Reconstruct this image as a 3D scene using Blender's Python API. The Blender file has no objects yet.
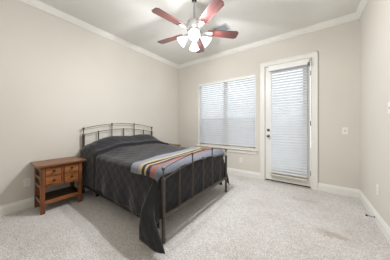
import bpy, bmesh, math, random
from mathutils import Vector, Matrix
random.seed(7)
SC = bpy.context.scene
COL = SC.collection
PI = math.pi

# ------------------------------------------------------------ camera, world, exposure
W, DEP, H = 3.95, 4.45, 3.015            # room: x 0..W, y 0..-DEP, ceiling H
cam = bpy.data.cameras.new('camera')
cam.sensor_width = 36.0
cam.sensor_fit = 'HORIZONTAL'
cam.lens = 36.0 * 158.5 / 390.0
cam.shift_y = -5.0 / 390.0
cam.clip_start = 0.05
cob = bpy.data.objects.new('camera', cam)
COL.objects.link(cob)
cob.location = (3.277, -3.662, 1.19)
cob.rotation_euler = (PI / 2, 0, math.atan2(114, 158.5))
SC.camera = cob

WORLD_STRENGTH = 2.1
WORLD_COLOR = (0.91, 0.95, 1.0)
BULB_W = 43.0
SHADE_GLOW = 6.0
EXPOSURE = 0.0
wd = bpy.data.worlds.new('sky')
SC.world = wd
wd.use_nodes = True
bg = wd.node_tree.nodes['Background']
bg.inputs[0].default_value = WORLD_COLOR + (1,)
bg.inputs[1].default_value = WORLD_STRENGTH
vs = SC.view_settings
vs.view_transform = 'Standard'
vs.look = 'None'
vs.gamma = 1
vs.exposure = EXPOSURE
vs.use_curve_mapping = False


# ------------------------------------------------------------ materials
def lin(c):
    return tuple(((v / 255) / 12.92 if v / 255 <= 0.04045 else ((v / 255 + 0.055) / 1.055) ** 2.4) for v in c)


class NT:
    def __init__(s, name):
        s.m = bpy.data.materials.new(name)
        s.m.use_nodes = True
        s.t = s.m.node_tree
        s.t.nodes.clear()
        s.out = s.n('ShaderNodeOutputMaterial')

    def n(s, typ, **kw):
        nd = s.t.nodes.new(typ)
        for k, v in kw.items():
            setattr(nd, k, v)
        return nd

    def l(s, a, b):
        s.t.links.new(a, b)

    def math(s, op, a, b=None, c=None):
        nd = s.n('ShaderNodeMath', operation=op)
        for i, v in enumerate((a, b, c)):
            if v is None:
                continue
            if isinstance(v, (int, float)):
                nd.inputs[i].default_value = v
            else:
                s.l(v, nd.inputs[i])
        return nd.outputs[0]

    def bsdf(s, col=None, rough=0.6, metal=0.0, spec=None):
        b = s.n('ShaderNodeBsdfPrincipled')
        if col is not None:
            b.inputs['Base Color'].default_value = tuple(col) + (1,)
        b.inputs['Roughness'].default_value = rough
        b.inputs['Metallic'].default_value = metal
        if spec is not None:
            b.inputs['Specular IOR Level'].default_value = spec
        s.l(b.outputs[0], s.out.inputs[0])
        return b

    def noise(s, scale, detail=3.0, rough=0.5, vec=None):
        nd = s.n('ShaderNodeTexNoise')
        nd.inputs['Scale'].default_value = scale
        nd.inputs['Detail'].default_value = detail
        nd.inputs['Roughness'].default_value = rough
        if vec is not None:
            s.l(vec, nd.inputs['Vector'])
        return nd.outputs['Fac']

    def ramp(s, fac, stops, interp='LINEAR'):
        r = s.n('ShaderNodeValToRGB')
        r.color_ramp.interpolation = interp
        e = r.color_ramp.elements
        while len(e) > 1:
            e.remove(e[-1])
        for i, (p, c) in enumerate(stops):
            el = e[0] if i == 0 else e.new(p)
            el.position = p
            el.color = tuple(c) + (1,)
        if fac is not None:
            s.l(fac, r.inputs[0])
        return r.outputs[0]

    def bump(s, b, h, strength=0.3, dist=0.01):
        nd = s.n('ShaderNodeBump')
        nd.inputs['Strength'].default_value = strength
        nd.inputs['Distance'].default_value = dist
        s.l(h, nd.inputs['Height'])
        s.l(nd.outputs[0], b.inputs['Normal'])

    def objvec(s, scale=(1, 1, 1)):
        tc = s.n('ShaderNodeTexCoord')
        mp = s.n('ShaderNodeMapping')
        mp.inputs['Scale'].default_value = scale
        s.l(tc.outputs['Object'], mp.inputs[0])
        return mp.outputs[0]

    def mix(s, fac, a, b, blend='MIX'):
        nd = s.n('ShaderNodeMix', data_type='RGBA', blend_type=blend)
        for i, v in ((0, fac), (6, a), (7, b)):
            if isinstance(v, (int, float)):
                nd.inputs[i].default_value = v
            elif isinstance(v, tuple):
                nd.inputs[i].default_value = v + (1,)
            else:
                s.l(v, nd.inputs[i])
        return nd.outputs[2]


def plain(name, rgb, rough=0.6, metal=0.0, spec=None, vary=0.06, scale=12.0):
    """plain painted / metal surface with a faint procedural mottling"""
    t = NT(name)
    b = t.bsdf(None, rough, metal, spec)
    c = lin(rgb)
    nz = t.noise(scale, 4, vec=t.objvec())
    lo = tuple(v * (1 - vary) for v in c)
    hi = tuple(min(1, v * (1 + vary)) for v in c)
    t.l(t.ramp(nz, [(0.3, lo), (0.7, hi)]), b.inputs['Base Color'])
    return t.m


def wall_mat(name, rgb):
    t = NT(name)
    b = t.bsdf(None, 0.75, 0, 0.3)
    c = lin(rgb)
    v = t.objvec()
    big = t.noise(0.8, 3, vec=v)
    t.l(t.ramp(big, [(0.3, tuple(x * 0.97 for x in c)), (0.7, tuple(min(1, x * 1.03) for x in c))]), b.inputs['Base Color'])
    t.bump(b, t.noise(120, 3, vec=v), 0.12, 0.004)
    return t.m


def carpet_mat():
    t = NT('carpet')
    b = t.bsdf(None, 0.97, 0, 0.08)
    b.inputs['Sheen Weight'].default_value = 0.25
    v = t.objvec()
    fine = t.noise(92, 4, 0.75, v)
    mid = t.noise(21, 4, 0.7, v)
    big = t.noise(2.3, 4, 0.6, v)
    base = t.ramp(fine, [(0.34, lin((144, 137, 131))), (0.50, lin((226, 222, 219))), (0.62, lin((250, 249, 248)))])
    m2 = t.ramp(mid, [(0.30, lin((232, 229, 226))), (0.62, lin((255, 255, 255)))])
    c = t.mix(1.0, base, m2, 'MULTIPLY')
    m3 = t.ramp(big, [(0.30, lin((240, 237, 234))), (0.60, lin((255, 255, 255)))])
    c = t.mix(1.0, c, m3, 'MULTIPLY')
    # worn brownish smudges near the door corner and the camera, with outlines of their own
    tc = t.n('ShaderNodeTexCoord')

    def smudge(cx, cy, rx, ry, rot, amount, c, col):
        mp = t.n('ShaderNodeMapping', vector_type='TEXTURE')
        mp.inputs['Location'].default_value = (cx, cy, 0)
        mp.inputs['Rotation'].default_value = (0, 0, rot)
        mp.inputs['Scale'].default_value = (rx, ry, 1)
        t.l(tc.outputs['Object'], mp.inputs[0])
        ln = t.n('ShaderNodeVectorMath', operation='LENGTH')
        t.l(mp.outputs[0], ln.inputs[0])
        d = t.math('ADD', ln.outputs['Value'], t.math('MULTIPLY', t.math('SUBTRACT', t.noise(9, 4, 0.6, v), 0.5), 1.4))
        mr = t.n('ShaderNodeMapRange')
        mr.inputs[1].default_value = 1.0
        mr.inputs[2].default_value = 0.3
        mr.inputs[3].default_value = 0.0
        mr.inputs[4].default_value = amount
        t.l(d, mr.inputs[0])
        return t.mix(mr.outputs[0], c, col, 'MULTIPLY')
    c = smudge(3.48, -1.40, 0.18, 0.075, 0.0, 0.6, c, lin((206, 188, 172)))
    c = smudge(3.42, -1.02, 0.22, 0.14, 0.5, 0.25, c, lin((220, 206, 194)))
    c = smudge(3.20, -0.62, 0.30, 0.10, 0.2, 0.35, c, lin((222, 210, 200)))
    t.l(c, b.inputs['Base Color'])
    h = t.math('ADD', fine, t.math('MULTIPLY', mid, 0.9))
    t.bump(b, h, 0.5, 0.02)
    return t.m


def wood_mat(name, dark, mid, light, scale=1.0, rough=0.42, axis='Y', coat=0.0):
    t = NT(name)
    b = t.bsdf(None, rough, 0, 0.5)
    sc = {'X': (1.2, 14, 14), 'Y': (14, 1.2, 14), 'Z': (14, 14, 1.2)}[axis]
    v = t.objvec(tuple(s * scale for s in sc))
    g = t.noise(3.0, 6, 0.65, v)
    g2 = t.noise(1.1, 2, 0.5, v)
    f = t.math('ADD', t.math('MULTIPLY', g, 0.7), t.math('MULTIPLY', g2, 0.3))
    t.l(t.ramp(f, [(0.34, lin(dark)), (0.5, lin(mid)), (0.66, lin(light))]), b.inputs['Base Color'])
    t.bump(b, g, 0.15, 0.004)
    b.inputs['Coat Weight'].default_value = coat
    return t.m


def quilt_mat():
    t = NT('charcoal_quilt')
    b = t.bsdf(None, 0.72, 0, 0.35)
    b.inputs['Sheen Weight'].default_value = 0.3
    b.inputs['Sheen Roughness'].default_value = 0.4
    uv = t.n('ShaderNodeUVMap')
    sep = t.n('ShaderNodeSeparateXYZ')
    t.l(uv.outputs[0], sep.inputs[0])
    u, w = sep.outputs[0], sep.outputs[1]
    p = 0.112
    A = t.math('DIVIDE', t.math('ADD', u, w), p)
    B = t.math('DIVIDE', t.math('SUBTRACT', u, w), p)
    sa = t.math('ABSOLUTE', t.math('SINE', t.math('MULTIPLY', A, PI / 1.414)))
    sb = t.math('ABSOLUTE', t.math('SINE', t.math('MULTIPLY', B, PI / 1.414)))
    puff = t.math('POWER', t.math('MULTIPLY', sa, sb), 0.45)
    nz = t.noise(30, 4, 0.6, t.objvec())
    wv = t.noise(700, 2, 0.5, t.objvec())
    c = t.ramp(nz, [(0.3, lin((29, 28, 32))), (0.7, lin((41, 40, 45)))])
    t.l(c, b.inputs['Base Color'])
    h = t.math('ADD', puff, t.math('ADD', t.math('MULTIPLY', nz, 0.35), t.math('MULTIPLY', wv, 0.06)))
    t.bump(b, h, 0.34, 0.010)
    return t.m


def throw_mat():
    t = NT('striped_wool')
    b = t.bsdf(None, 0.9, 0, 0.2)
    b.inputs['Sheen Weight'].default_value = 0.2
    uv = t.n('ShaderNodeUVMap')
    sep = t.n('ShaderNodeSeparateXYZ')
    t.l(uv.outputs[0], sep.inputs[0])
    g1, g2 = lin((140, 143, 151)), lin((124, 127, 137))
    yel, nav, sal, crm = lin((196, 174, 120)), lin((30, 38, 66)), lin((162, 106, 97)), lin((176, 174, 168))
    st = [(0.0, g1), (0.145, crm), (0.160, yel), (0.202, nav), (0.250, yel), (0.280, nav), (0.338, sal), (0.415, g2), (0.62, g2)]
    c = t.ramp(sep.outputs[0], st, 'CONSTANT')
    nz = t.noise(70, 4, 0.7, t.objvec())
    m = t.ramp(nz, [(0.3, (0.60, 0.60, 0.62)), (0.7, (1, 1, 1))])
    t.l(t.mix(1.0, c, m, 'MULTIPLY'), b.inputs['Base Color'])
    t.bump(b, t.noise(260, 3, 0.6, t.objvec()), 0.4, 0.004)
    return t.m


def slat_mat():
    t = NT('white_slat')
    d = t.n('ShaderNodeBsdfPrincipled')
    nz = t.noise(6, 2, vec=t.objvec())
    c = t.ramp(nz, [(0.3, lin((228, 229, 230))), (0.7, lin((235, 236, 237)))])
    t.l(c, d.inputs['Base Color'])
    d.inputs['Roughness'].default_value = 0.45
    tr = t.n('ShaderNodeBsdfTranslucent')
    tr.inputs[0].default_value = (0.86, 0.90, 0.95, 1)
    mx = t.n('ShaderNodeMixShader')
    mx.inputs[0].default_value = 0.25
    t.l(d.outputs[0], mx.inputs[1])
    t.l(tr.outputs[0], mx.inputs[2])
    t.l(mx.outputs[0], t.out.inputs[0])
    return t.m


def glass_mat(name, tint=(0.95, 0.97, 0.97), gl=0.06):
    t = NT(name)
    a = t.n('ShaderNodeBsdfTransparent')
    a.inputs[0].default_value = tint + (1,)
    g = t.n('ShaderNodeBsdfGlossy')
    g.inputs['Roughness'].default_value = 0.03
    nz = t.noise(3, 1, vec=t.objvec())
    f = t.math('ADD', gl - 0.01, t.math('MULTIPLY', nz, 0.02))
    mx = t.n('ShaderNodeMixShader')
    t.l(f, mx.inputs[0])
    t.l(a.outputs[0], mx.inputs[1])
    t.l(g.outputs[0], mx.inputs[2])
    t.l(mx.outputs[0], t.out.inputs[0])
    return t.m


def lit_glass():
    """frosted lamp shade glass lit by the bulb inside it"""
    t = NT('lit_frosted_glass')
    e = t.n('ShaderNodeEmission')
    nz = t.noise(20, 2, vec=t.objvec())
    c = t.ramp(nz, [(0.3, (1.0, 0.98, 0.97)), (0.7, (1.0, 0.99, 0.98))])
    t.l(c, e.inputs[0])
    e.inputs[1].default_value = SHADE_GLOW
    a = t.n('ShaderNodeBsdfTransparent')
    mx = t.n('ShaderNodeMixShader')
    mx.inputs[0].default_value = 0.55
    t.l(a.outputs[0], mx.inputs[1])
    t.l(e.outputs[0], mx.inputs[2])
    t.l(mx.outputs[0], t.out.inputs[0])
    return t.m


def emis(name, col, strength):
    t = NT(name)
    e = t.n('ShaderNodeEmission')
    nz = t.noise(8, 1, vec=t.objvec())
    t.l(t.ramp(nz, [(0.3, col), (0.7, tuple(min(1, x * 1.02) for x in col))]), e.inputs[0])
    e.inputs[1].default_value = strength
    t.l(e.outputs[0], t.out.inputs[0])
    return t.m


M = dict(
    wall=wall_mat('wall_paint', (218, 213, 203)),
    ceil=wall_mat('ceiling_paint', (231, 229, 224)),
    trim=plain('white_trim_paint', (236, 234, 228), 0.4, vary=0.02),
    carpet=carpet_mat(),
    plate=plain('white_plastic', (238, 236, 230), 0.35, vary=0.02),
    slot=plain('dark_slot', (60, 56, 52), 0.6),
    slat=slat_mat(),
    blindwhite=plain('blind_white', (240, 239, 235), 0.4, vary=0.02),
    cream=plain('cream_rail', (226, 218, 200), 0.45, vary=0.03),
    glass=glass_mat('window_glass'),
    screen=glass_mat('insect_screen', (0.86, 0.87, 0.88), 0.02),
    doorpaint=plain('door_paint', (236, 234, 229), 0.35, vary=0.02),
    nickel=plain('aged_nickel', (120, 114, 104), 0.35, 0.9),
    bronze=plain('dark_bronze', (54, 48, 44), 0.45, 0.5),
    bedmetal=plain('bronze_bed_metal', (90, 82, 72), 0.45, 0.35, vary=0.15, scale=30),
    pine=wood_mat('stained_pine', (84, 46, 20), (154, 94, 48), (186, 122, 68), axis='Y'),
    pinez=wood_mat('stained_pine_upright', (66, 36, 18), (128, 75, 40), (156, 98, 56), axis='Z'),
    pineshaded=wood_mat('shaded_pine', (26, 16, 10), (40, 25, 15), (54, 34, 20), axis='Y'),  # near-black pine: shade painted into the recessed case and low shelf
    pinetop=wood_mat('worn_pine_top', (82, 50, 30), (130, 86, 56), (160, 112, 78), axis='Y', rough=0.35),
    pineedge=wood_mat('stained_pine_side', (84, 56, 36), (124, 92, 66), (146, 114, 86), axis='Z', rough=0.3),
    mahog=wood_mat('red_mahogany', (52, 26, 25), (76, 40, 37), (98, 58, 52), axis='X', rough=0.3, coat=0.7),
    pewter=plain('brushed_pewter', (176, 175, 172), 0.42, 0.55, vary=0.08),
    shade=lit_glass(),
    bulb=emis('bulb_glow', (1.0, 0.97, 0.92), 12.0),
    quilt=quilt_mat(),
    throw=throw_mat(),
    ticking=plain('mattress_ticking', (205, 203, 200), 0.9),
    ventm=plain('grey_vent_paint', (138, 140, 142), 0.5),
    tag=plain('white_care_tag', (232, 232, 230), 0.8),
    patio=plain('patio_concrete', (172, 166, 156), 0.9, vary=0.15, scale=3),
    fence=wood_mat('weathered_fence', (110, 100, 88), (140, 128, 112), (160, 148, 132), axis='Z', rough=0.8),
    alu=plain('mill_aluminium', (196, 192, 184), 0.4, 0.4, vary=0.04),
    iron=plain('dull_pewter_iron', (124, 122, 120), 0.5, 0.5, vary=0.06),
    ventf=plain('pale_vent_frame', (190, 192, 192), 0.5, vary=0.03),
    rubber=plain('black_rubber', (38, 36, 35), 0.7),
)


# ------------------------------------------------------------ mesh builder
class MB:
    def __init__(s):
        s.b = bmesh.new()
        s.uv = None

    def box(s, x0, x1, y0, y1, z0, z1, mat=None, bev=0.0):
        t = bmesh.new()
        bmesh.ops.create_cube(t, size=1)
        for v in t.verts:
            v.co = Vector(((x0 + x1) / 2 + v.co.x * (x1 - x0), (y0 + y1) / 2 + v.co.y * (y1 - y0), (z0 + z1) / 2 + v.co.z * (z1 - z0)))
        if bev:
            bmesh.ops.bevel(t, geom=list(t.edges), offset=bev, segments=2, profile=0.6, affect='EDGES')
        s.add(t, mat)
        return s

    def add(s, t, mat=None):
        if mat is not None:
            t.transform(mat)
        me = bpy.data.meshes.new('tmp')
        t.to_mesh(me)
        t.free()
        s.b.from_mesh(me)
        bpy.data.meshes.remove(me)

    def lathe(s, prof, seg=24, mat=None, cap0=True, cap1=True):
        """prof: (radius, z) pairs around local z"""
        t = bmesh.new()
        rings = []
        for r, z in prof:
            rings.append([t.verts.new((r * math.cos(2 * PI * k / seg), r * math.sin(2 * PI * k / seg), z)) for k in range(seg)])
        for a, b in zip(rings, rings[1:]):
            for k in range(seg):
                t.faces.new((a[k], a[(k + 1) % seg], b[(k + 1) % seg], b[k]))
        if cap0 and prof[0][0] > 1e-5:
            t.faces.new(list(reversed(rings[0])))
        if cap1 and prof[-1][0] > 1e-5:
            t.faces.new(rings[-1])
        bmesh.ops.remove_doubles(t, verts=list(t.verts), dist=1e-6)
        bmesh.ops.recalc_face_normals(t, faces=list(t.faces))
        s.add(t, mat)
        return s

    def tube(s, pts, r, seg=10, cap=True, flat=None):
        """round tube along a polyline; r a number or one per point"""
        pts = [Vector(p) for p in pts]
        t = bmesh.new()
        rings = []
        up = None
        for i, p in enumerate(pts):
            d = (pts[min(i + 1, len(pts) - 1)] - pts[max(i - 1, 0)]).normalized()
            if up is None:
                up = Vector((0, 0, 1)) if abs(d.z) < 0.9 else Vector((1, 0, 0))
            a = d.cross(up).normalized()
            b = a.cross(d).normalized()
            rr = r[i] if isinstance(r, (list, tuple)) else r
            rings.append([t.verts.new(p + a * rr * math.cos(2 * PI * k / seg) + b * rr * (flat or 1) * math.sin(2 * PI * k / seg)) for k in range(seg)])
        for x, y in zip(rings, rings[1:]):
            for k in range(seg):
                t.faces.new((x[k], x[(k + 1) % seg], y[(k + 1) % seg], y[k]))
        if cap:
            t.faces.new(list(reversed(rings[0])))
            t.faces.new(rings[-1])
        bmesh.ops.recalc_face_normals(t, faces=list(t.faces))
        s.add(t)
        return s

    def prism(s, poly, axis, a0, a1):
        """extrude a 2-D outline along an axis ('X','Y','Z')"""
        t = bmesh.new()
        mk = {'X': lambda p, a: (a, p[0], p[1]), 'Y': lambda p, a: (p[0], a, p[1]), 'Z': lambda p, a: (p[0], p[1], a)}[axis]
        A = [t.verts.new(mk(p, a0)) for p in poly]
        B = [t.verts.new(mk(p, a1)) for p in poly]
        t.faces.new(A)
        t.faces.new(list(reversed(B)))
        for i in range(len(poly)):
            j = (i + 1) % len(poly)
            t.faces.new((A[i], A[j], B[j], B[i]))
        bmesh.ops.recalc_face_normals(t, faces=list(t.faces))
        s.add(t)
        return s

    def build(s, name, mat, parent=None, smooth=False, loc=None, rotz=0.0):
        me = bpy.data.meshes.new(name)
        s.b.to_mesh(me)
        s.b.free()
        me.materials.append(mat)
        if smooth:
            me.polygons.foreach_set('use_smooth', [True] * len(me.polygons))
            try:
                me.set_sharp_from_angle(angle=math.radians(40))
            except Exception:
                pass
        o = bpy.data.objects.new(name, me)
        COL.objects.link(o)
        if parent:
            o.parent = parent
        if loc:
            o.location = loc
        o.rotation_euler.z = rotz
        return o


def bx(*a, bev=0.0, **k):
    return MB().box(*a, bev=bev, **k)


def thing(name, label, cat, loc=(0, 0, 0), group=None):
    o = bpy.data.objects.new(name, None)
    o.empty_display_size = 0.1
    COL.objects.link(o)
    o.location = loc
    return tag(o, label, cat, group)


def tag(o, label, cat, group=None):
    o['label'] = label
    o['category'] = cat
    if group:
        o['group'] = group
    return o


def struct(o, label=None):
    o['kind'] = 'structure'
    if label:
        o['label'] = label
    return o


def cloth(name, mat, nu, nv, fn, parent=None, thick=0.012):
    """grid surface; fn(i/nu, j/nv) -> (co, uv)"""
    b = bmesh.new()
    uvl = b.loops.layers.uv.new('UVMap')
    P = [[None] * (nv + 1) for _ in range(nu + 1)]
    UV = {}
    for i in range(nu + 1):
        for j in range(nv + 1):
            co, uv = fn(i / nu, j / nv)
            v = b.verts.new(co)
            P[i][j] = v
            UV[v] = uv
    for i in range(nu):
        for j in range(nv):
            f = b.faces.new((P[i][j], P[i + 1][j], P[i + 1][j + 1], P[i][j + 1]))
            f.smooth = True
            for lp in f.loops:
                lp[uvl].uv = UV[lp.vert]
    mid = P[nu // 2][nv // 2].link_faces[0]
    mid.normal_update()
    if mid.normal.z < 0:
        bmesh.ops.reverse_faces(b, faces=list(b.faces))
    me = bpy.data.meshes.new(name)
    b.to_mesh(me)
    b.free()
    me.materials.append(mat)
    o = bpy.data.objects.new(name, me)
    COL.objects.link(o)
    if parent:
        o.parent = parent
    if thick:
        md = o.modifiers.new('thickness', 'SOLIDIFY')
        md.thickness = thick
        md.offset = 1.0
    return o


def sstep(a, b, x):
    t = max(0.0, min(1.0, (x - a) / (b - a)))
    return t * t * (3 - 2 * t)


# ------------------------------------------------------------ the room
TH = 0.14
struct(bx(-TH, W + TH, -DEP, TH, -0.12, 0).build('floor', M['carpet']), 'pale grey speckled cut-pile carpet with faint brown smudges')
struct(bx(-TH, W + TH, -DEP, TH, H, H + 0.12).build('ceiling', M['ceil']), 'flat greyish ceiling')
struct(bx(-TH, 0, -DEP, TH, 0, H).build('wall_left', M['wall']), 'plain greige wall behind the bed')
struct(bx(W, W + TH, -DEP, TH, 0, H).build('wall_right', M['wall']), 'plain pale wall right of the door')
struct(bx(-TH, W + TH, -DEP - TH, -DEP, 0, H).build('wall_rear', M['wall']), 'plain greige wall behind the photographer')
WX0, WX1, WZ0, WZ1 = 0.765, 2.315, 0.615, 2.335       # window opening
DX0, DX1, DZ1 = 2.500, 3.318, 2.440                    # door opening
wb = MB()
wb.box(0, WX0, 0, TH, 0, H)
wb.box(WX0, WX1, 0, TH, 0, WZ0)
wb.box(WX0, WX1, 0, TH, WZ1, H)
wb.box(WX1, DX0, 0, TH, 0, H)
wb.box(DX0, DX1, 0, TH, DZ1, H)
wb.box(DX1, W, 0, TH, 0, H)
struct(wb.build('wall_back', M['wall']), 'greige wall with the window and the glazed door')

# crown moulding
CP = [(0, 0), (0.058, 0), (0.058, -0.012), (0.050, -0.017), (0.045, -0.036), (0.030, -0.060), (0.018, -0.072), (0.018, -0.086), (0.009, -0.095), (0, -0.095)]
struct(MB().prism([(x, H + z) for x, z in CP], 'Y', -DEP, 0).build('trim_1', M['trim']), 'white crown moulding along the left wall')
struct(MB().prism([(-x, H + z) for x, z in CP], 'X', 0, W).build('trim_2', M['trim']), 'white crown moulding over the window and door')
struct(MB().prism([(W - x, H + z) for x, z in CP], 'Y', -DEP, 0).build('trim_3', M['trim']), 'white crown moulding along the right wall')
# baseboards
BP = [(0, 0), (0.018, 0), (0.018, 0.095), (0.013, 0.108), (0.010, 0.122), (0.004, 0.134), (0, 0.136)]
struct(MB().prism(BP, 'Y', -DEP, 0).build('baseboard_left', M['trim']))
bbm = MB()
bbm.prism([(-x, z) for x, z in BP], 'X', 0.0, DX0 - 0.094)
bbm.prism([(-x, z) for x, z in BP], 'X', DX1 + 0.084, W)
struct(bbm.build('baseboard_back', M['trim']))
struct(MB().prism([(W - x, z) for x, z in BP], 'Y', -DEP, 0).build('baseboard_right', M['trim']))

# door casing
cs = MB()


def casing(b, x0, x1, z0, z1):
    b.box(x0, x1, -0.016, 0.0, z0, z1, bev=0.003)


casing(cs, DX0 - 0.094, DX0 - 0.004, 0, DZ1 + 0.004)
casing(cs, DX1 + 0.004, DX1 + 0.088, 0, DZ1 + 0.004)
casing(cs, DX0 - 0.094, DX1 + 0.088, DZ1 + 0.004, DZ1 + 0.094)
cs.box(DX0 - 0.094, DX0 - 0.072, -0.024, 0, 0, DZ1 + 0.094, bev=0.004)
cs.box(DX1 + 0.066, DX1 + 0.088, -0.024, 0, 0, DZ1 + 0.094, bev=0.004)
cs.box(DX0 - 0.094, DX1 + 0.088, -0.024, 0, DZ1 + 0.072, DZ1 + 0.094, bev=0.004)
struct(cs.build('trim_4', M['trim']), 'white casing around the glazed door')

# door_1: full-lite slab
dr = thing('door_1', None, None, ((DX0 + DX1) / 2, 0, 0))
del dr['label'], dr['category']
struct(dr, 'white exterior door with one full-height glass pane behind a blind')
hw = (DX1 - DX0) / 2
jb = MB()
jb.box(-hw, -hw + 0.012, 0.0, TH, 0, DZ1)
jb.box(hw - 0.012, hw, 0.0, TH, 0, DZ1)
jb.box(-hw, hw, 0.0, TH, DZ1 - 0.012, DZ1)
jb.build('jamb', M['trim'], dr)
sl = MB()
L0, L1, LZ0, LZ1 = -hw + 0.125, hw - 0.125, 0.32, 2.30
e = 0.017
sl.box(-hw + e, L0, 0.012, 0.056, 0.022, DZ1 - e, bev=0.002)
sl.box(L1, hw - e, 0.012, 0.056, 0.022, DZ1 - e, bev=0.002)
sl.box(L0, L1, 0.012, 0.056, 0.022, LZ0, bev=0.002)
sl.box(L0, L1, 0.012, 0.056, LZ1, DZ1 - e, bev=0.002)
slab = sl.build('slab', M['doorpaint'], dr)
lf = MB()
for (a, b, c, d) in ((L0 - 0.02, L0 + 0.012, LZ0 - 0.02, LZ1 + 0.02), (L1 - 0.012, L1 + 0.02, LZ0 - 0.02, LZ1 + 0.02),
                     (L0 + 0.012, L1 - 0.012, LZ0 - 0.02, LZ0 + 0.012), (L0 + 0.012, L1 - 0.012, LZ1 - 0.012, LZ1 + 0.02)):
    lf.box(a, b, 0.004, 0.062, c, d, bev=0.003)
lf.build('glass_frame', M['doorpaint'], dr)
bx(L0 + 0.005, L1 - 0.005, 0.030, 0.036, LZ0 + 0.005, LZ1 - 0.005).build('glass', M['glass'], dr)
RX = Matrix.Rotation(PI / 2, 4, 'X')                     # lathe axis z -> -y
kx = 2.572 - dr.location.x
kn = MB()
kn.lathe([(0.030, 0), (0.031, 0.006), (0.024, 0.010), (0.012, 0.014), (0.011, 0.034), (0.020, 0.040), (0.027, 0.050), (0.027, 0.060), (0.018, 0.068), (0.0, 0.070)], 20,
         Matrix.Translation((kx, 0.012, 0.955)) @ RX)
ko = kn.build('door_knob', M['nickel'], dr, True)
db = MB()
db.lathe([(0.030, 0), (0.030, 0.008), (0.024, 0.013), (0.0, 0.014)], 20, Matrix.Translation((kx, 0.012, 1.085)) @ RX)
db.box(kx - 0.005, kx + 0.005, -0.022, 0.0, 1.068, 1.102, bev=0.002)
db.build('deadbolt', M['nickel'], dr, True)
bx(-hw, hw, -0.035, TH, 0.0, 0.012, bev=0.003).build('threshold', M['alu'], dr)
bx(-hw + e, hw - e, 0.002, 0.014, 0.014, 0.034, bev=0.002).build('door_sweep', M['rubber'], dr)
hg = MB()
for z in (0.28, 1.22, 2.16):
    hg.tube([(hw - 0.016, 0.004, z - 0.045), (hw - 0.016, 0.004, z + 0.045)], 0.006, 8)
hg.build('hinge', M['nickel'], dr, True)

# window_1: two single-hung sashes side by side
wn = thing('window_1', None, None, ((WX0 + WX1) / 2, 0, WZ0))
del wn['label'], wn['category']
struct(wn, 'wide white twin window behind a closed blind')
hwn, hh = (WX1 - WX0) / 2, WZ1 - WZ0
fr = MB()
y0, y1 = 0.085, 0.135
fr.box(-hwn, -hwn + 0.04, y0, y1, 0, hh)
fr.box(hwn - 0.04, hwn, y0, y1, 0, hh)
fr.box(-hwn, hwn, y0, y1, 0, 0.04)
fr.box(-hwn, hwn, y0, y1, hh - 0.04, hh)
fr.build('window_frame', M['trim'], wn)
bx(-0.048, 0.048, 0.080, y1, 0.04, hh - 0.04).build('mullion', M['trim'], wn)
for x0, x1 in ((-hwn + 0.04, -0.048), (0.048, hwn - 0.04)):
    sa = MB()
    zm = hh * 0.42
    for (a, b, c, d) in ((x0, x0 + 0.03, 0.04, zm), (x1 - 0.03, x1, 0.04, zm), (x0, x1, 0.04, 0.08), (x0, x1, zm - 0.03, zm + 0.01)):
        sa.box(a, b, y0 + 0.004, y1 - 0.004, c, d)
    sash = sa.build('sash', M['trim'], wn)
    bx(x0 + 0.03, x1 - 0.03, 0.104, 0.108, 0.08, zm - 0.03).build('pane', M['glass'], sash)
    bx(x0, x1, 0.112, 0.116, zm + 0.01, hh - 0.04).build('glass', M['glass'], wn)
    bx(x0 + 0.005, x1 - 0.005, 0.136, 0.138, 0.045, zm).build('insect_screen', M['screen'], wn)
st = MB()
st.box(-hwn - 0.065, hwn + 0.045, -0.050, 0.0, -0.004, 0.020, bev=0.005)
st.box(-hwn, hwn, 0.0, 0.085, -0.0, 0.020)
st.build('window_sill', M['trim'], wn)
bx(-hwn - 0.045, hwn + 0.025, -0.018, 0.0, -0.082, -0.004, bev=0.004).build('apron', M['trim'], wn)
cb = MB()
cb.box(-hwn - 0.004, -hwn + 0.010, -0.006, 0.084, 0.02, hh)
cb.box(hwn - 0.010, hwn + 0.004, -0.006, 0.084, 0.02, hh)
cb.box(-hwn - 0.004, hwn + 0.004, -0.006, 0.084, hh - 0.010, hh + 0.004)
cb.build('jamb_liner', M['trim'], wn)

# outside, seen only through the slats and panes
struct(bx(-3, 8, TH, 7, -0.16, -0.04).build('ground_outside', M['patio']), 'concrete patio outside the window')


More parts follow.
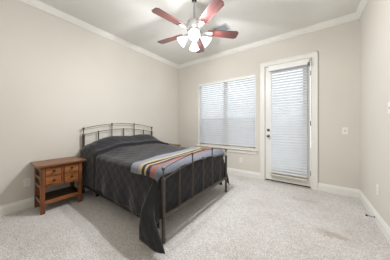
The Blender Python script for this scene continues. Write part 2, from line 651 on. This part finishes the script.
# ------------------------------------------------------------ blinds
def blind(root, hwid, ztop, zbot, yc, valance, pitch, width, tilt, cords):
    v = MB()
    v.box(-hwid - valance[0], hwid + valance[0], yc - valance[2], yc - valance[2] + 0.012, ztop - valance[1], ztop, bev=0.003)
    v.box(-hwid - valance[0], -hwid - valance[0] + 0.012, yc - valance[2] + 0.012, yc + 0.02, ztop - valance[1], ztop)
    v.box(hwid + valance[0] - 0.012, hwid + valance[0], yc - valance[2] + 0.012, yc + 0.02, ztop - valance[1], ztop)
    v.box(-hwid, hwid, yc - 0.022, yc + 0.022, ztop - 0.045, ztop - 0.004)
    v.build('valance', M['blindwhite'], root)
    s = MB()
    z = ztop - valance[1] + 0.012
    ca, sa = math.cos(tilt), math.sin(tilt)
    while z > zbot + 0.045:
        t = bmesh.new()
        n = 4
        prof = []
        for k in range(n + 1):
            q = (k / n - 0.5) * width
            arch = 0.0025 * (1 - (2 * k / n - 1) ** 2)
            prof.append((yc + q * ca - arch * sa, z + q * sa + arch * ca))
        low = [(p[0] + 0.0025 * sa, p[1] - 0.0025 * ca) for p in prof]
        s.prism(prof + low[::-1], 'X', -hwid, hwid)
        z -= pitch
    s.build('slats', M['slat'], root)
    bx(-hwid, hwid, yc - 0.026, yc + 0.026, zbot, zbot + 0.020, bev=0.003).build('bottom_rail', M['cream'], root)
    for cx in cords:
        c = MB()
        for dy in (-0.031, 0.031):
            c.tube([(cx, yc + dy, ztop - 0.05), (cx, yc + dy, zbot + 0.01)], 0.0012, 6)
        c.build('ladder_cord', M['blindwhite'], root)


bw = thing('window_blind', 'wide white slatted blind lowered over the window left of the door', 'blind', ((WX0 + WX1) / 2, 0, 0))
blind(bw, hwn - 0.016, WZ1 - 0.012, WZ0 + 0.024, 0.040, (0.0, 0.062, 0.038), 0.0535, 0.062, math.radians(54), (-0.58, -0.2, 0.2, 0.58))
wa = MB()
wa.tube([(-hwn + 0.09, -0.004, WZ1 - 0.08), (-hwn + 0.09, -0.008, WZ1 - 0.85)], 0.004, 6)
wa.build('tilt_wand', M['blindwhite'], bw)
bd = thing('door_blind', 'narrow tall white slatted blind hanging on the glazed door', 'blind', (2.935, 0, 0))
blind(bd, 0.312, 2.415, 0.150, -0.036, (0.034, 0.105, 0.042), 0.0535, 0.062, math.radians(54), (-0.22, 0.0, 0.22))
br = MB()
br.box(0.320, 0.352, -0.086, -0.079, 2.295, 2.345, bev=0.002)
br.box(0.334, 0.360, -0.080, 0.010, 2.290, 2.300)
br.build('valance_clip', M['nickel'], bd)
for sx in (-1, 1):
    hb = MB()
    hb.box(sx * 0.314 - 0.004, sx * 0.314 + 0.004, -0.045, 0.011, 0.145, 0.175)
    hb.box(sx * 0.325 - 0.012, sx * 0.325 + 0.012, 0.004, 0.011, 0.13, 0.19)
    hb.build('hold_down_bracket', M['cream'], bd)
wa = MB()
wa.tube([(0.345, -0.060, 2.29), (0.350, -0.030, 1.05)], 0.004, 6)
wa.build('tilt_wand', M['blindwhite'], bd)


# ------------------------------------------------------------ bed
BC = -1.80                                           # bed centre line (y)
bed = thing('bed', 'queen bed with arched dark bronze metal headboard and footboard', 'bed', (0, BC, 0))
MT = M['bedmetal']


def bed_end(name, x, zend_t, rise_t, zend_l, rise_l, zrail, zbase):
    r = bpy.data.objects.new(name, None)
    r.empty_display_size = 0.1
    COL.objects.link(r)
    r.parent = bed
    r.location = (x, 0, 0)
    top = lambda t: zend_t + rise_t * (1 - (t / 0.745) ** 2)
    low = lambda t: zend_l + rise_l * (1 - (t / 0.745) ** 2)
    n = 28
    for s in (-1, 1):
        p = MB()
        t = 0.745 * s
        zz = low(t)
        p.lathe([(0.016, zbase), (0.023, zbase + 0.004), (0.023, zbase + 0.03), (0.019, zbase + 0.034), (0.019, zz - 0.02), (0.023, zz - 0.012), (0.023, zz + 0.006), (0.016, zz + 0.016),
                 (0.009, zz + 0.022), (0.007, zz + 0.03), (0.007, top(t) - 0.040), (0.012, top(t) - 0.018), (0.020, top(t) + 0.002), (0.021, top(t) + 0.010), (0.014, top(t) + 0.016), (0, top(t) + 0.018)],
                16, Matrix.Translation((0, t, 0)))
        p.build('post', MT, r, True)
    for t in (-0.25, 0.25):
        p = MB()
        zt = top(t)
        p.lathe([(0.0095, zrail), (0.0095, low(t)), (0.008, low(t) + 0.01), (0.008, zt - 0.030), (0.012, zt - 0.012), (0.018, zt + 0.002), (0.019, zt + 0.010), (0.013, zt + 0.016), (0, zt + 0.018)], 12, Matrix.Translation((0, t, 0)))
        p.build('spindle', MT, r, True)
    for t in (-0.5, 0.0, 0.5):
        p = MB()
        zt = low(t)
        p.lathe([(0.0095, zrail), (0.0095, zt - 0.006), (0.014, zt), (0.015, zt + 0.008), (0.009, zt + 0.016), (0, zt + 0.018)], 12, Matrix.Translation((0, t, 0)))
        p.build('spindle', MT, r, True)
    pts = [-0.745 + 1.49 * k / n for k in range(n + 1)]
    MB().tube([(0, t, top(t)) for t in pts], 0.0058, 10).build('upper_arch_rail', MT, r, True)
    MB().tube([(0, t, low(t)) for t in pts], 0.0060, 10).build('lower_arch_rail', MT, r, True)
    MB().tube([(0, -0.745, zrail), (0, 0.745, zrail)], 0.0215, 12).build('bottom_rail', MT, r, True)
    return r


bed_end('headboard', 0.060, 1.130, 0.090, 1.014, 0.093, 0.44, 0.0)
bed_end('footboard', 2.080, 0.748, 0.090, 0.634, 0.093, 0.253, 0.0)
for s in (-1, 1):
    b = MB()
    b.box(0.075, 2.008, s * 0.735 - 0.003, s * 0.735 + 0.003, 0.108, 0.236)
    b.box(0.075, 2.008, min(s * 0.735, s * 0.700), max(s * 0.735, s * 0.700), 0.200, 0.206)
    b.build('side_rail', M['bronze'], bed)
for x in (0.40, 1.10, 1.72):
    b = MB()
    b.box(x - 0.018, x + 0.018, -0.735, 0.735, 0.206, 0.238)
    b.build('cross_slat', M['bronze'], bed)
    for t in ((-0.66, 0.0, 0.66) if x < 1 else (-0.4, 0.0, 0.4)):
        MB().lathe([(0.024, 0.0), (0.026, 0.012), (0.014, 0.02), (0.013, 0.206)], 12, Matrix.Translation((x, t, 0))).build('leg', M['bronze'], bed, True)
bx(0.10, 1.990, -0.750, 0.750, 0.240, 0.440, bev=0.03).build('box_spring', M['ticking'], bed)
bx(0.10, 1.995, -0.755, 0.755, 0.442, 0.690, bev=0.04).build('mattress', M['ticking'], bed)

# ---- the comforter
XH, XF, HW2, RR = 0.100, 2.024, 0.778, 0.055
EX, EY = XF - RR, HW2 - RR
ARC = RR * PI / 2


def ztop(x, t):
    """height of the bedspread's top surface over the bed"""
    a = abs(t)
    z = 0.712 + 0.075 * (1 - sstep(0.62, 1.45, x)) * (1 - 0.95 * sstep(0.35, 0.76, a))
    side = 1 - 0.75 * sstep(0.40, 0.80, t) if t > 0 else 1 - 0.32 * sstep(0.60, 0.80, a)
    hump = math.exp(-((x - 0.35) / 0.20) ** 2) if x > 0.35 else math.exp(-((x - 0.35) / 0.30) ** 2)
    z += 0.155 * hump * side * (1 - 0.10 * math.exp(-(t / 0.10) ** 2))
    z += 0.004 * math.sin(7 * x + 3 * t) * math.sin(5 * t - 2 * x) + 0.003 * math.sin(19 * x + 11 * t)
    return z


def drape(x, t, a, b, lift=0.0, fold=1.0):
    """a, b: cloth hanging past the foot and the side; returns a point (bed local)"""
    sg = 1 if t >= 0 else -1
    zz = ztop(min(x, EX), t)
    d = (a ** 3 + b ** 3) ** (1 / 3) if (a > 0 and b > 0) else a + b
    if d <= 0:
        return Vector((x, t, zz + lift))
    ph = math.atan2(b, a)
    r = RR + lift
    arc = r * PI / 2
    if d < arc:
        h, dr = r * math.sin(d / r), r * (1 - math.cos(d / r))
    else:
        h, dr = r + 0.01 * (d - arc), r + (d - arc)
    hang = sstep(0.10, 0.5, dr)
    cx, sy = math.cos(ph), math.sin(ph)
    if b > 0:
        wob = 0.016 * math.sin(8.3 * x + 1.1 * sg) + 0.010 * math.sin(19 * x + 2.0 + sg)
        h += fold * hang * (0.014 + wob) * sy * sstep(0.45, 0.8, x)
        if a <= 0 or ph > 0.3:
            h += fold * hang * 0.05 * sstep(1.80, 1.94, x) * sy
    elif a > 0:
        h += fold * hang * (0.004 * math.sin(13 * t) - 0.006)
    px = min(x, EX) + h * cx * (1.0 if b <= 0 else 1.0)
    py = min(abs(t), EY) + h * sy
    z = zz + lift - dr
    if a > 0 and b > 0 and fold:
        # the loose corner folds outward past the footboard post
        fn = ph / (PI / 2)
        hgy, hgx = sstep(0.06, 0.34, dr), sstep(0.26, 0.74, dr)
        py += (0.080 if t < 0 else 0.06) * hgy * sstep(0.08, 0.32, fn)
        px += (0.22 if t < 0 else 0.06) * hgx * sstep(0.28, 0.55, fn) * (1 - sstep(0.6, 0.97, fn))
    return Vector((px, sg * py, z))


FOOT_DROP = 0.515


def comforter(u, v):
    # u along the length, v across; both measured as cloth
    ltot = (EX - XH) + FOOT_DROP
    s = XH + u * ltot
    x, a = (s, 0.0) if s <= EX else (EX, s - EX)
    w = (v - 0.5) * 2
    sg = 1 if w >= 0 else -1
    side0 = 0.545
    pil = ztop(x, 0.76) - 0.712
    tail = sstep(1.80, 1.90, s) * 0.03 + sstep(1.88, 1.97, s) * (0.070 if sg < 0 else 0.03) + 0.012 * math.sin(6 * s)
    bmax = side0 + pil + tail - 0.10 * sstep(0.25, 0.6, a) - 0.03 * math.exp(-((s - 1.05) / 0.3) ** 2)
    bmax += 0.06 * (1 - sstep(0.3, 0.7, s))
    f0 = EY / (EY + 0.62)
    if abs(w) <= f0:
        t, b = w / f0 * EY, 0.0
    else:
        t, b = sg * EY, (abs(w) - f0) / (1 - f0) * bmax
    p = drape(x, t if b == 0 else sg * EY, a, b)
    # turned-down band at the pillow end is thicker
    band = 0.036 * (1 - sstep(0.610, 0.635, s)) - 0.012 * math.exp(-((s - 0.648) / 0.018) ** 2)
    if b > 0.05:
        p.y += sg * band * 0.35
    else:
        p.z += band
    if b < 0.05:
        p.x += 0.036 * math.exp(-((s - 0.598) / 0.018) ** 2)
    # quilted puffs
    U, V = s, sg * (abs(t) + b)
    pf = (abs(math.sin((U + V) / 0.112 * PI / 1.414)) * abs(math.sin((U - V) / 0.112 * PI / 1.414))) ** 0.5 * 0.0022
    if b > 0.06:
        p.y += sg * pf
    elif a > 0.06:
        p.x += pf * 0.6
    else:
        p.z += pf
    # cloth that reaches the floor pools outward
    if p.z < 0.022:
        e_ = 0.022 - p.z
        p.z = 0.020 + 0.006 * math.sin(40 * s + 20 * b) ** 2
        p.y += sg * e_ * 0.5
    return p, (U, V)


cf = cloth('comforter', M['quilt'], 230, 180, comforter, None, 0.010)
cf.location = (0, BC, 0)
tag(cf, 'charcoal quilted comforter covering the bed and its pillows, corners trailing on the carpet', 'comforter')

# ---- the striped throw across the foot of the bed
def throw(u, v):
    w = (v - 0.5) * 2                                   # -1 = camera side
    t = w * (EY + 0.135)
    sg = 1 if w >= 0 else -1
    b = max(0.0, abs(t) - EY)
    xe = 1.470 - 0.105 * w + 0.012 * math.sin(5 * w) + 0.02 * sstep(0.85, 1.0, -w)
    hem = 0.110 - 0.055 * (1 - w * w) + 0.006 * math.sin(17 * w)
    ltot = (EX - xe) + hem + 0.03
    s = xe + u * ltot
    x, a = (s, 0.0) if s <= EX else (EX, s - EX)
    p = drape(x, max(-EY, min(EY, t)), a, b, lift=0.026, fold=0.0)
    p.z += 0.005 * math.sin(21 * s + 4 * t) * math.sin(9 * t + 1) + 0.006 * math.exp(-((s - 1.93) / 0.04) ** 2)
    p.z += 0.012 * sstep(0.6, 0.95, w) * (1 + math.sin(30 * s + 6))
    return p, (u * ltot, t)


tw = cloth('throw_blanket', M['throw'], 60, 110, throw, None, 0.006)
tw.location = (0, BC, 0)
tag(tw, 'grey wool throw blanket with yellow, navy and salmon stripes across the foot of the bed', 'blanket')
ct = bx(2.053, 2.055, 0.690, 0.710, 0.590, 0.625).build('care_tag', M['tag'], tw)


# ------------------------------------------------------------ nightstands
def nightstand(loc, label):
    r = thing('nightstand', label, 'nightstand', loc, 'matching pine nightstands either side of the bed')
    # local: x 0.. depth, y across, front at +x
    xb, xf, hy = 0.040, 0.410, 0.236
    lw = 0.046
    t = MB()
    t.box(0.024, 0.455, -0.279, 0.279, 0.634, 0.658, bev=0.004)
    t.box(0.034, 0.440, -0.264, 0.264, 0.622, 0.634, bev=0.003)
    t.build('tabletop', M['pinetop'], r)
    for x in (xb, xf - lw):
        for y in (-hy, hy - lw):
            bx(x, x + lw, y, y + lw, 0.0, 0.622, bev=0.003).build('leg', M['pinez'], r)
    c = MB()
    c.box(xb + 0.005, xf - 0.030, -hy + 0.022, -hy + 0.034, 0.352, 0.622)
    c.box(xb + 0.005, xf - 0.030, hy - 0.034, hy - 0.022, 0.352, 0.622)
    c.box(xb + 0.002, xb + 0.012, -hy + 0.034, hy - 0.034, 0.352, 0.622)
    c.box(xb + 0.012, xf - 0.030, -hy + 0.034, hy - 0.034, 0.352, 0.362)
    c.build('case', M['pineshaded'], r)  # shade behind the side rails is painted into the case colour
    f = MB()
    for z0, z1 in ((0.345, 0.368), (0.484, 0.499), (0.606, 0.622)):
        f.box(xf - 0.030, xf - 0.006, -hy + lw, hy - lw, z0, z1, bev=0.002)
    f.box(xf - 0.030, xf - 0.006, -0.014, 0.014, 0.368, 0.606, bev=0.002)
    f.build('face_frame', M['pinez'], r)
    for y0, y1 in ((-hy + lw + 0.004, -0.018), (0.018, hy - lw - 0.004)):
        for z0, z1 in ((0.372, 0.480), (0.503, 0.602)):
            d = MB()
            d.box(xf - 0.028, xf - 0.003, y0, y1, z0, z1, bev=0.004)
            do = d.build('drawer', M['pine'], r)
            k = MB()
            k.lathe([(0.013, 0), (0.013, 0.003), (0.006, 0.006), (0.006, 0.016), (0.014, 0.020), (0.0155, 0.026), (0.010, 0.032), (0, 0.033)], 14,
                    Matrix.Translation((xf - 0.003, (y0 + y1) / 2, (z0 + z1) / 2 + 0.004)) @ Matrix.Rotation(PI / 2, 4, 'Y'))
            k.build('knob', M['bronze'], do, True)
    # ladder of rails on each side
    for s in (-1, 1):
        for z in (0.590, 0.470, 0.350, 0.150):
            h = 0.034
            y0, y1 = (-hy + 0.004, -hy + 0.020) if s < 0 else (hy - 0.020, hy - 0.004)
            bx(xb + lw, xf - lw, y0, y1, z - h / 2, z + h / 2, bev=0.002).build('side_rail', M['pineedge'], r)
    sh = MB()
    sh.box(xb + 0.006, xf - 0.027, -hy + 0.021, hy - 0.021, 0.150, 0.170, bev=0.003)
    ap = bx(xf - 0.026, xf - 0.004, -hy + lw, hy - lw, 0.118, 0.166, bev=0.002)
    ap.build('shelf_apron', M['pine'], r)
    sh.build('shelf', M['pineshaded'], r)  # shadow cast by the drawers is painted into the whole board's colour
    return r


def copy_tree(o, parent=None):
    c = o.copy()
    COL.objects.link(c)
    if parent:
        c.parent = parent
        c.matrix_parent_inverse = o.matrix_parent_inverse.copy()
    for ch in list(o.children):
        copy_tree(ch, c)
    return c


n1 = nightstand((0, -2.920, 0), 'stained pine nightstand in front of the left wall, with four knobbed drawers in full view')
n2 = copy_tree(n1)
n2.location = (0, -0.665, 0)
n2['label'] = 'pine nightstand behind the bed near the window, only its top corner showing'


# ------------------------------------------------------------ ceiling fan
FX, FY = 1.910, -1.780
fan = thing('ceiling_fan', 'five-blade ceiling fan with reddish wood blades and four lit glass shades', 'ceiling fan', (FX, FY, 0))
PW = M['pewter']
MB().lathe([(0.036, H), (0.036, H - 0.005), (0.028, H - 0.010), (0.018, H - 0.014), (0.0, H - 0.014)], 28).build('canopy', M['bronze'], fan, True)
MB().lathe([(0.0125, H - 0.014), (0.0125, 2.72)], 14).build('downrod', PW, fan, True)
MB().lathe([(0.0, 2.745), (0.030, 2.742), (0.036, 2.722), (0.075, 2.712), (0.108, 2.690), (0.120, 2.660), (0.120, 2.610), (0.105, 2.585), (0.085, 2.570), (0.080, 2.545), (0.0, 2.545)], 32).build('motor_housing', PW, fan, True)
BA = 4.526
ZB = 2.556
for k in range(5):
    an = BA + k * 2 * PI / 5
    R = Matrix.Rotation(an, 4, 'Z') @ Matrix.Translation((0, 0, ZB)) @ Matrix.Rotation(math.radians(-11), 4, 'X')
    out = [(0.195, -0.046), (0.215, -0.056), (0.40, -0.066), (0.632, -0.075), (0.662, -0.048), (0.662, 0.048), (0.632, 0.075), (0.40, 0.066), (0.215, 0.056), (0.195, 0.046)]
    m = MB().prism(out, 'Z', -0.004, 0.004)
    bo = m.build('blade', M['mahog'], fan)
    bo.matrix_local = R
    ir = MB()
    ir.prism([(0.075, -0.020), (0.14, -0.013), (0.19, -0.030), (0.265, -0.036), (0.285, 0.0), (0.265, 0.036), (0.19, 0.030), (0.14, 0.013), (0.075, 0.020)], 'Z', -0.012, -0.0045)
    for px, py in ((0.225, -0.022), (0.225, 0.022), (0.265, 0.0)):
        ir.lathe([(0.007, -0.016), (0.007, -0.0115)], 8, Matrix.Translation((px, py, 0)))
    io = ir.build('blade_iron', M['iron'], fan)
    io.matrix_local = R
# light kit
MB().lathe([(0.0, 2.545), (0.048, 2.545), (0.052, 2.530), (0.045, 2.505), (0.060, 2.490), (0.062, 2.455), (0.045, 2.435), (0.018, 2.425), (0.012, 2.405), (0.0, 2.400)], 24).build('light_kit_hub', PW, fan, True)
yaw = math.atan2(114, 158.5)
for k in range(4):
    an = yaw + PI / 2 * k
    dirv = Vector((math.cos(an), math.sin(an), 0))
    ar = MB()
    ar.tube([dirv * 0.045 + Vector((0, 0, 2.475)), dirv * 0.075 + Vector((0, 0, 2.492)), dirv * 0.098 + Vector((0, 0, 2.488)), dirv * 0.115 + Vector((0, 0, 2.474))], 0.008, 10)
    tilt = math.radians(50)                              # 0 = straight down, 90 = straight out
    ax = dirv * math.sin(tilt) + Vector((0, 0, -math.cos(tilt)))
    base = dirv * 0.112 + Vector((0, 0, 2.476))
    Q = Matrix.Translation(base) @ ax.to_track_quat('Z', 'Y').to_matrix().to_4x4()
    ar.lathe([(0.018, -0.006), (0.026, 0.0), (0.026, 0.020), (0.022, 0.022)], 16, Q)
    ao = ar.build('lamp_arm', PW, fan, True)
    g = MB()
    g.lathe([(0.026, 0.012), (0.034, 0.030), (0.046, 0.050), (0.056, 0.075), (0.066, 0.098), (0.078, 0.116), (0.076, 0.117), (0.063, 0.097), (0.053, 0.074), (0.043, 0.050), (0.031, 0.031), (0.022, 0.014)], 24, Q, False, False)
    g.build('lamp_shade', M['shade'], fan, True)
    bl = MB()
    bl.lathe([(0.0, 0.018), (0.014, 0.022), (0.016, 0.040), (0.026, 0.062), (0.029, 0.080), (0.022, 0.098), (0.0, 0.106)], 16, Q)
    bl.build('bulb', M['bulb'], ao, True)
    ld = bpy.data.lights.new('bulb_light', 'POINT')
    ld.energy = BULB_W * (2.0 if k == 3 else 0.62)   # the lamp facing the camera burns brightest
    ld.shadow_soft_size = 0.022
    ld.color = (0.945, 0.968, 1.0)
    lo = bpy.data.objects.new('bulb_light', ld)
    COL.objects.link(lo)
    lo.parent = fan
    lo.location = base + ax * 0.124


# ------------------------------------------------------------ small fittings
vt = thing('ceiling_vent', 'small grey louvred air vent in the ceiling behind the fan', 'air vent', (1.92, -0.935, H))
v = MB()
for (a, b, c, d) in ((-0.15, 0.15, -0.115, -0.090), (-0.15, 0.15, 0.090, 0.115), (-0.15, -0.125, -0.09, 0.09), (0.125, 0.15, -0.09, 0.09)):
    v.box(a, b, c, d, -0.010, 0.0, bev=0.002)
v.build('vent_frame', M['ventf'], vt)
v = MB()
for k in range(9):
    y = -0.080 + k * 0.020
    v.prism([(y - 0.008, -0.002), (y + 0.006, -0.010), (y + 0.008, -0.009), (y - 0.006, -0.001)], 'X', -0.125, 0.125)
v.build('louvres', M['ventm'], vt)
bx(-0.125, 0.125, -0.09, 0.09, -0.001, 0.0).build('duct_opening', M['slot'], vt)


def wall_plate(name, label, cat, loc, rotz, kind, group=None):
    r = thing(name, label, cat, loc, group)
    r.rotation_euler.z = rotz                            # local: plate faces -y
    bx(-0.036, 0.036, -0.006, 0.0, -0.058, 0.058, bev=0.002).build('cover_plate', M['plate'], r)
    if kind == 'outlet':
        for z in (-0.021, 0.021):
            s = MB()
            s.lathe([(0.0165, 0.0), (0.0165, 0.002), (0.015, 0.0026)], 18, Matrix.Translation((0, -0.0058, z)) @ RX)
            so = s.build('socket', M['plate'], r)
            h = MB()
            h.box(-0.0075, -0.0050, -0.0088, -0.0080, z + 0.001, z + 0.009)
            h.box(0.0050, 0.0075, -0.0088, -0.0080, z + 0.001, z + 0.009)
            h.box(-0.002, 0.002, -0.0088, -0.0080, z - 0.010, z - 0.006)
            h.build('slots', M['slot'], so)
    else:
        bx(-0.006, 0.006, -0.0068, -0.0058, -0.013, 0.013).build('toggle_slot', M['slot'], r)
        bx(-0.004, 0.004, -0.016, -0.006, -0.002, 0.008, bev=0.001).build('toggle', M['plate'], r)
    return r


wall_plate('wall_outlet', 'white wall outlet on the left wall beside the pine nightstand', 'outlet', (0, -3.224, 0.370), PI / 2, 'outlet')
wall_plate('wall_outlet', 'white wall outlet under the window sill, left of the door', 'outlet', (1.977, 0, 0.366), 0, 'outlet')
wall_plate('wall_outlet', 'white wall outlet low on the right wall above the baseboard', 'outlet', (W, -0.832, 0.409), -PI / 2, 'outlet')
wall_plate('light_switch', 'white toggle switch on the back wall right of the door', 'light switch', (3.772, 0, 1.090), 0, 'switch')
wall_plate('light_switch', 'white toggle switch at head height on the right wall', 'light switch', (W, -1.180, 1.367), -PI / 2, 'switch')
ds = thing('door_stop', 'dark spring door stop on the right baseboard', 'door stop', (W - 0.018, -0.795, 0.060))
cpt = [(-0.004 - 0.060 * k / 60, 0.006 * math.cos(k * 0.9), 0.006 * math.sin(k * 0.9)) for k in range(61)]
MB().tube(cpt, 0.0016, 6).build('spring', M['nickel'], ds, True)
MB().lathe([(0.011, 0.0), (0.011, 0.004), (0.006, 0.006)], 12, Matrix.Rotation(-PI / 2, 4, 'Y')).build('base_plate', M['nickel'], ds, True)
MB().lathe([(0.008, 0.060), (0.010, 0.064), (0.010, 0.078), (0.006, 0.080)], 12, Matrix.Rotation(-PI / 2, 4, 'Y')).build('rubber_tip', M['rubber'], ds, True)
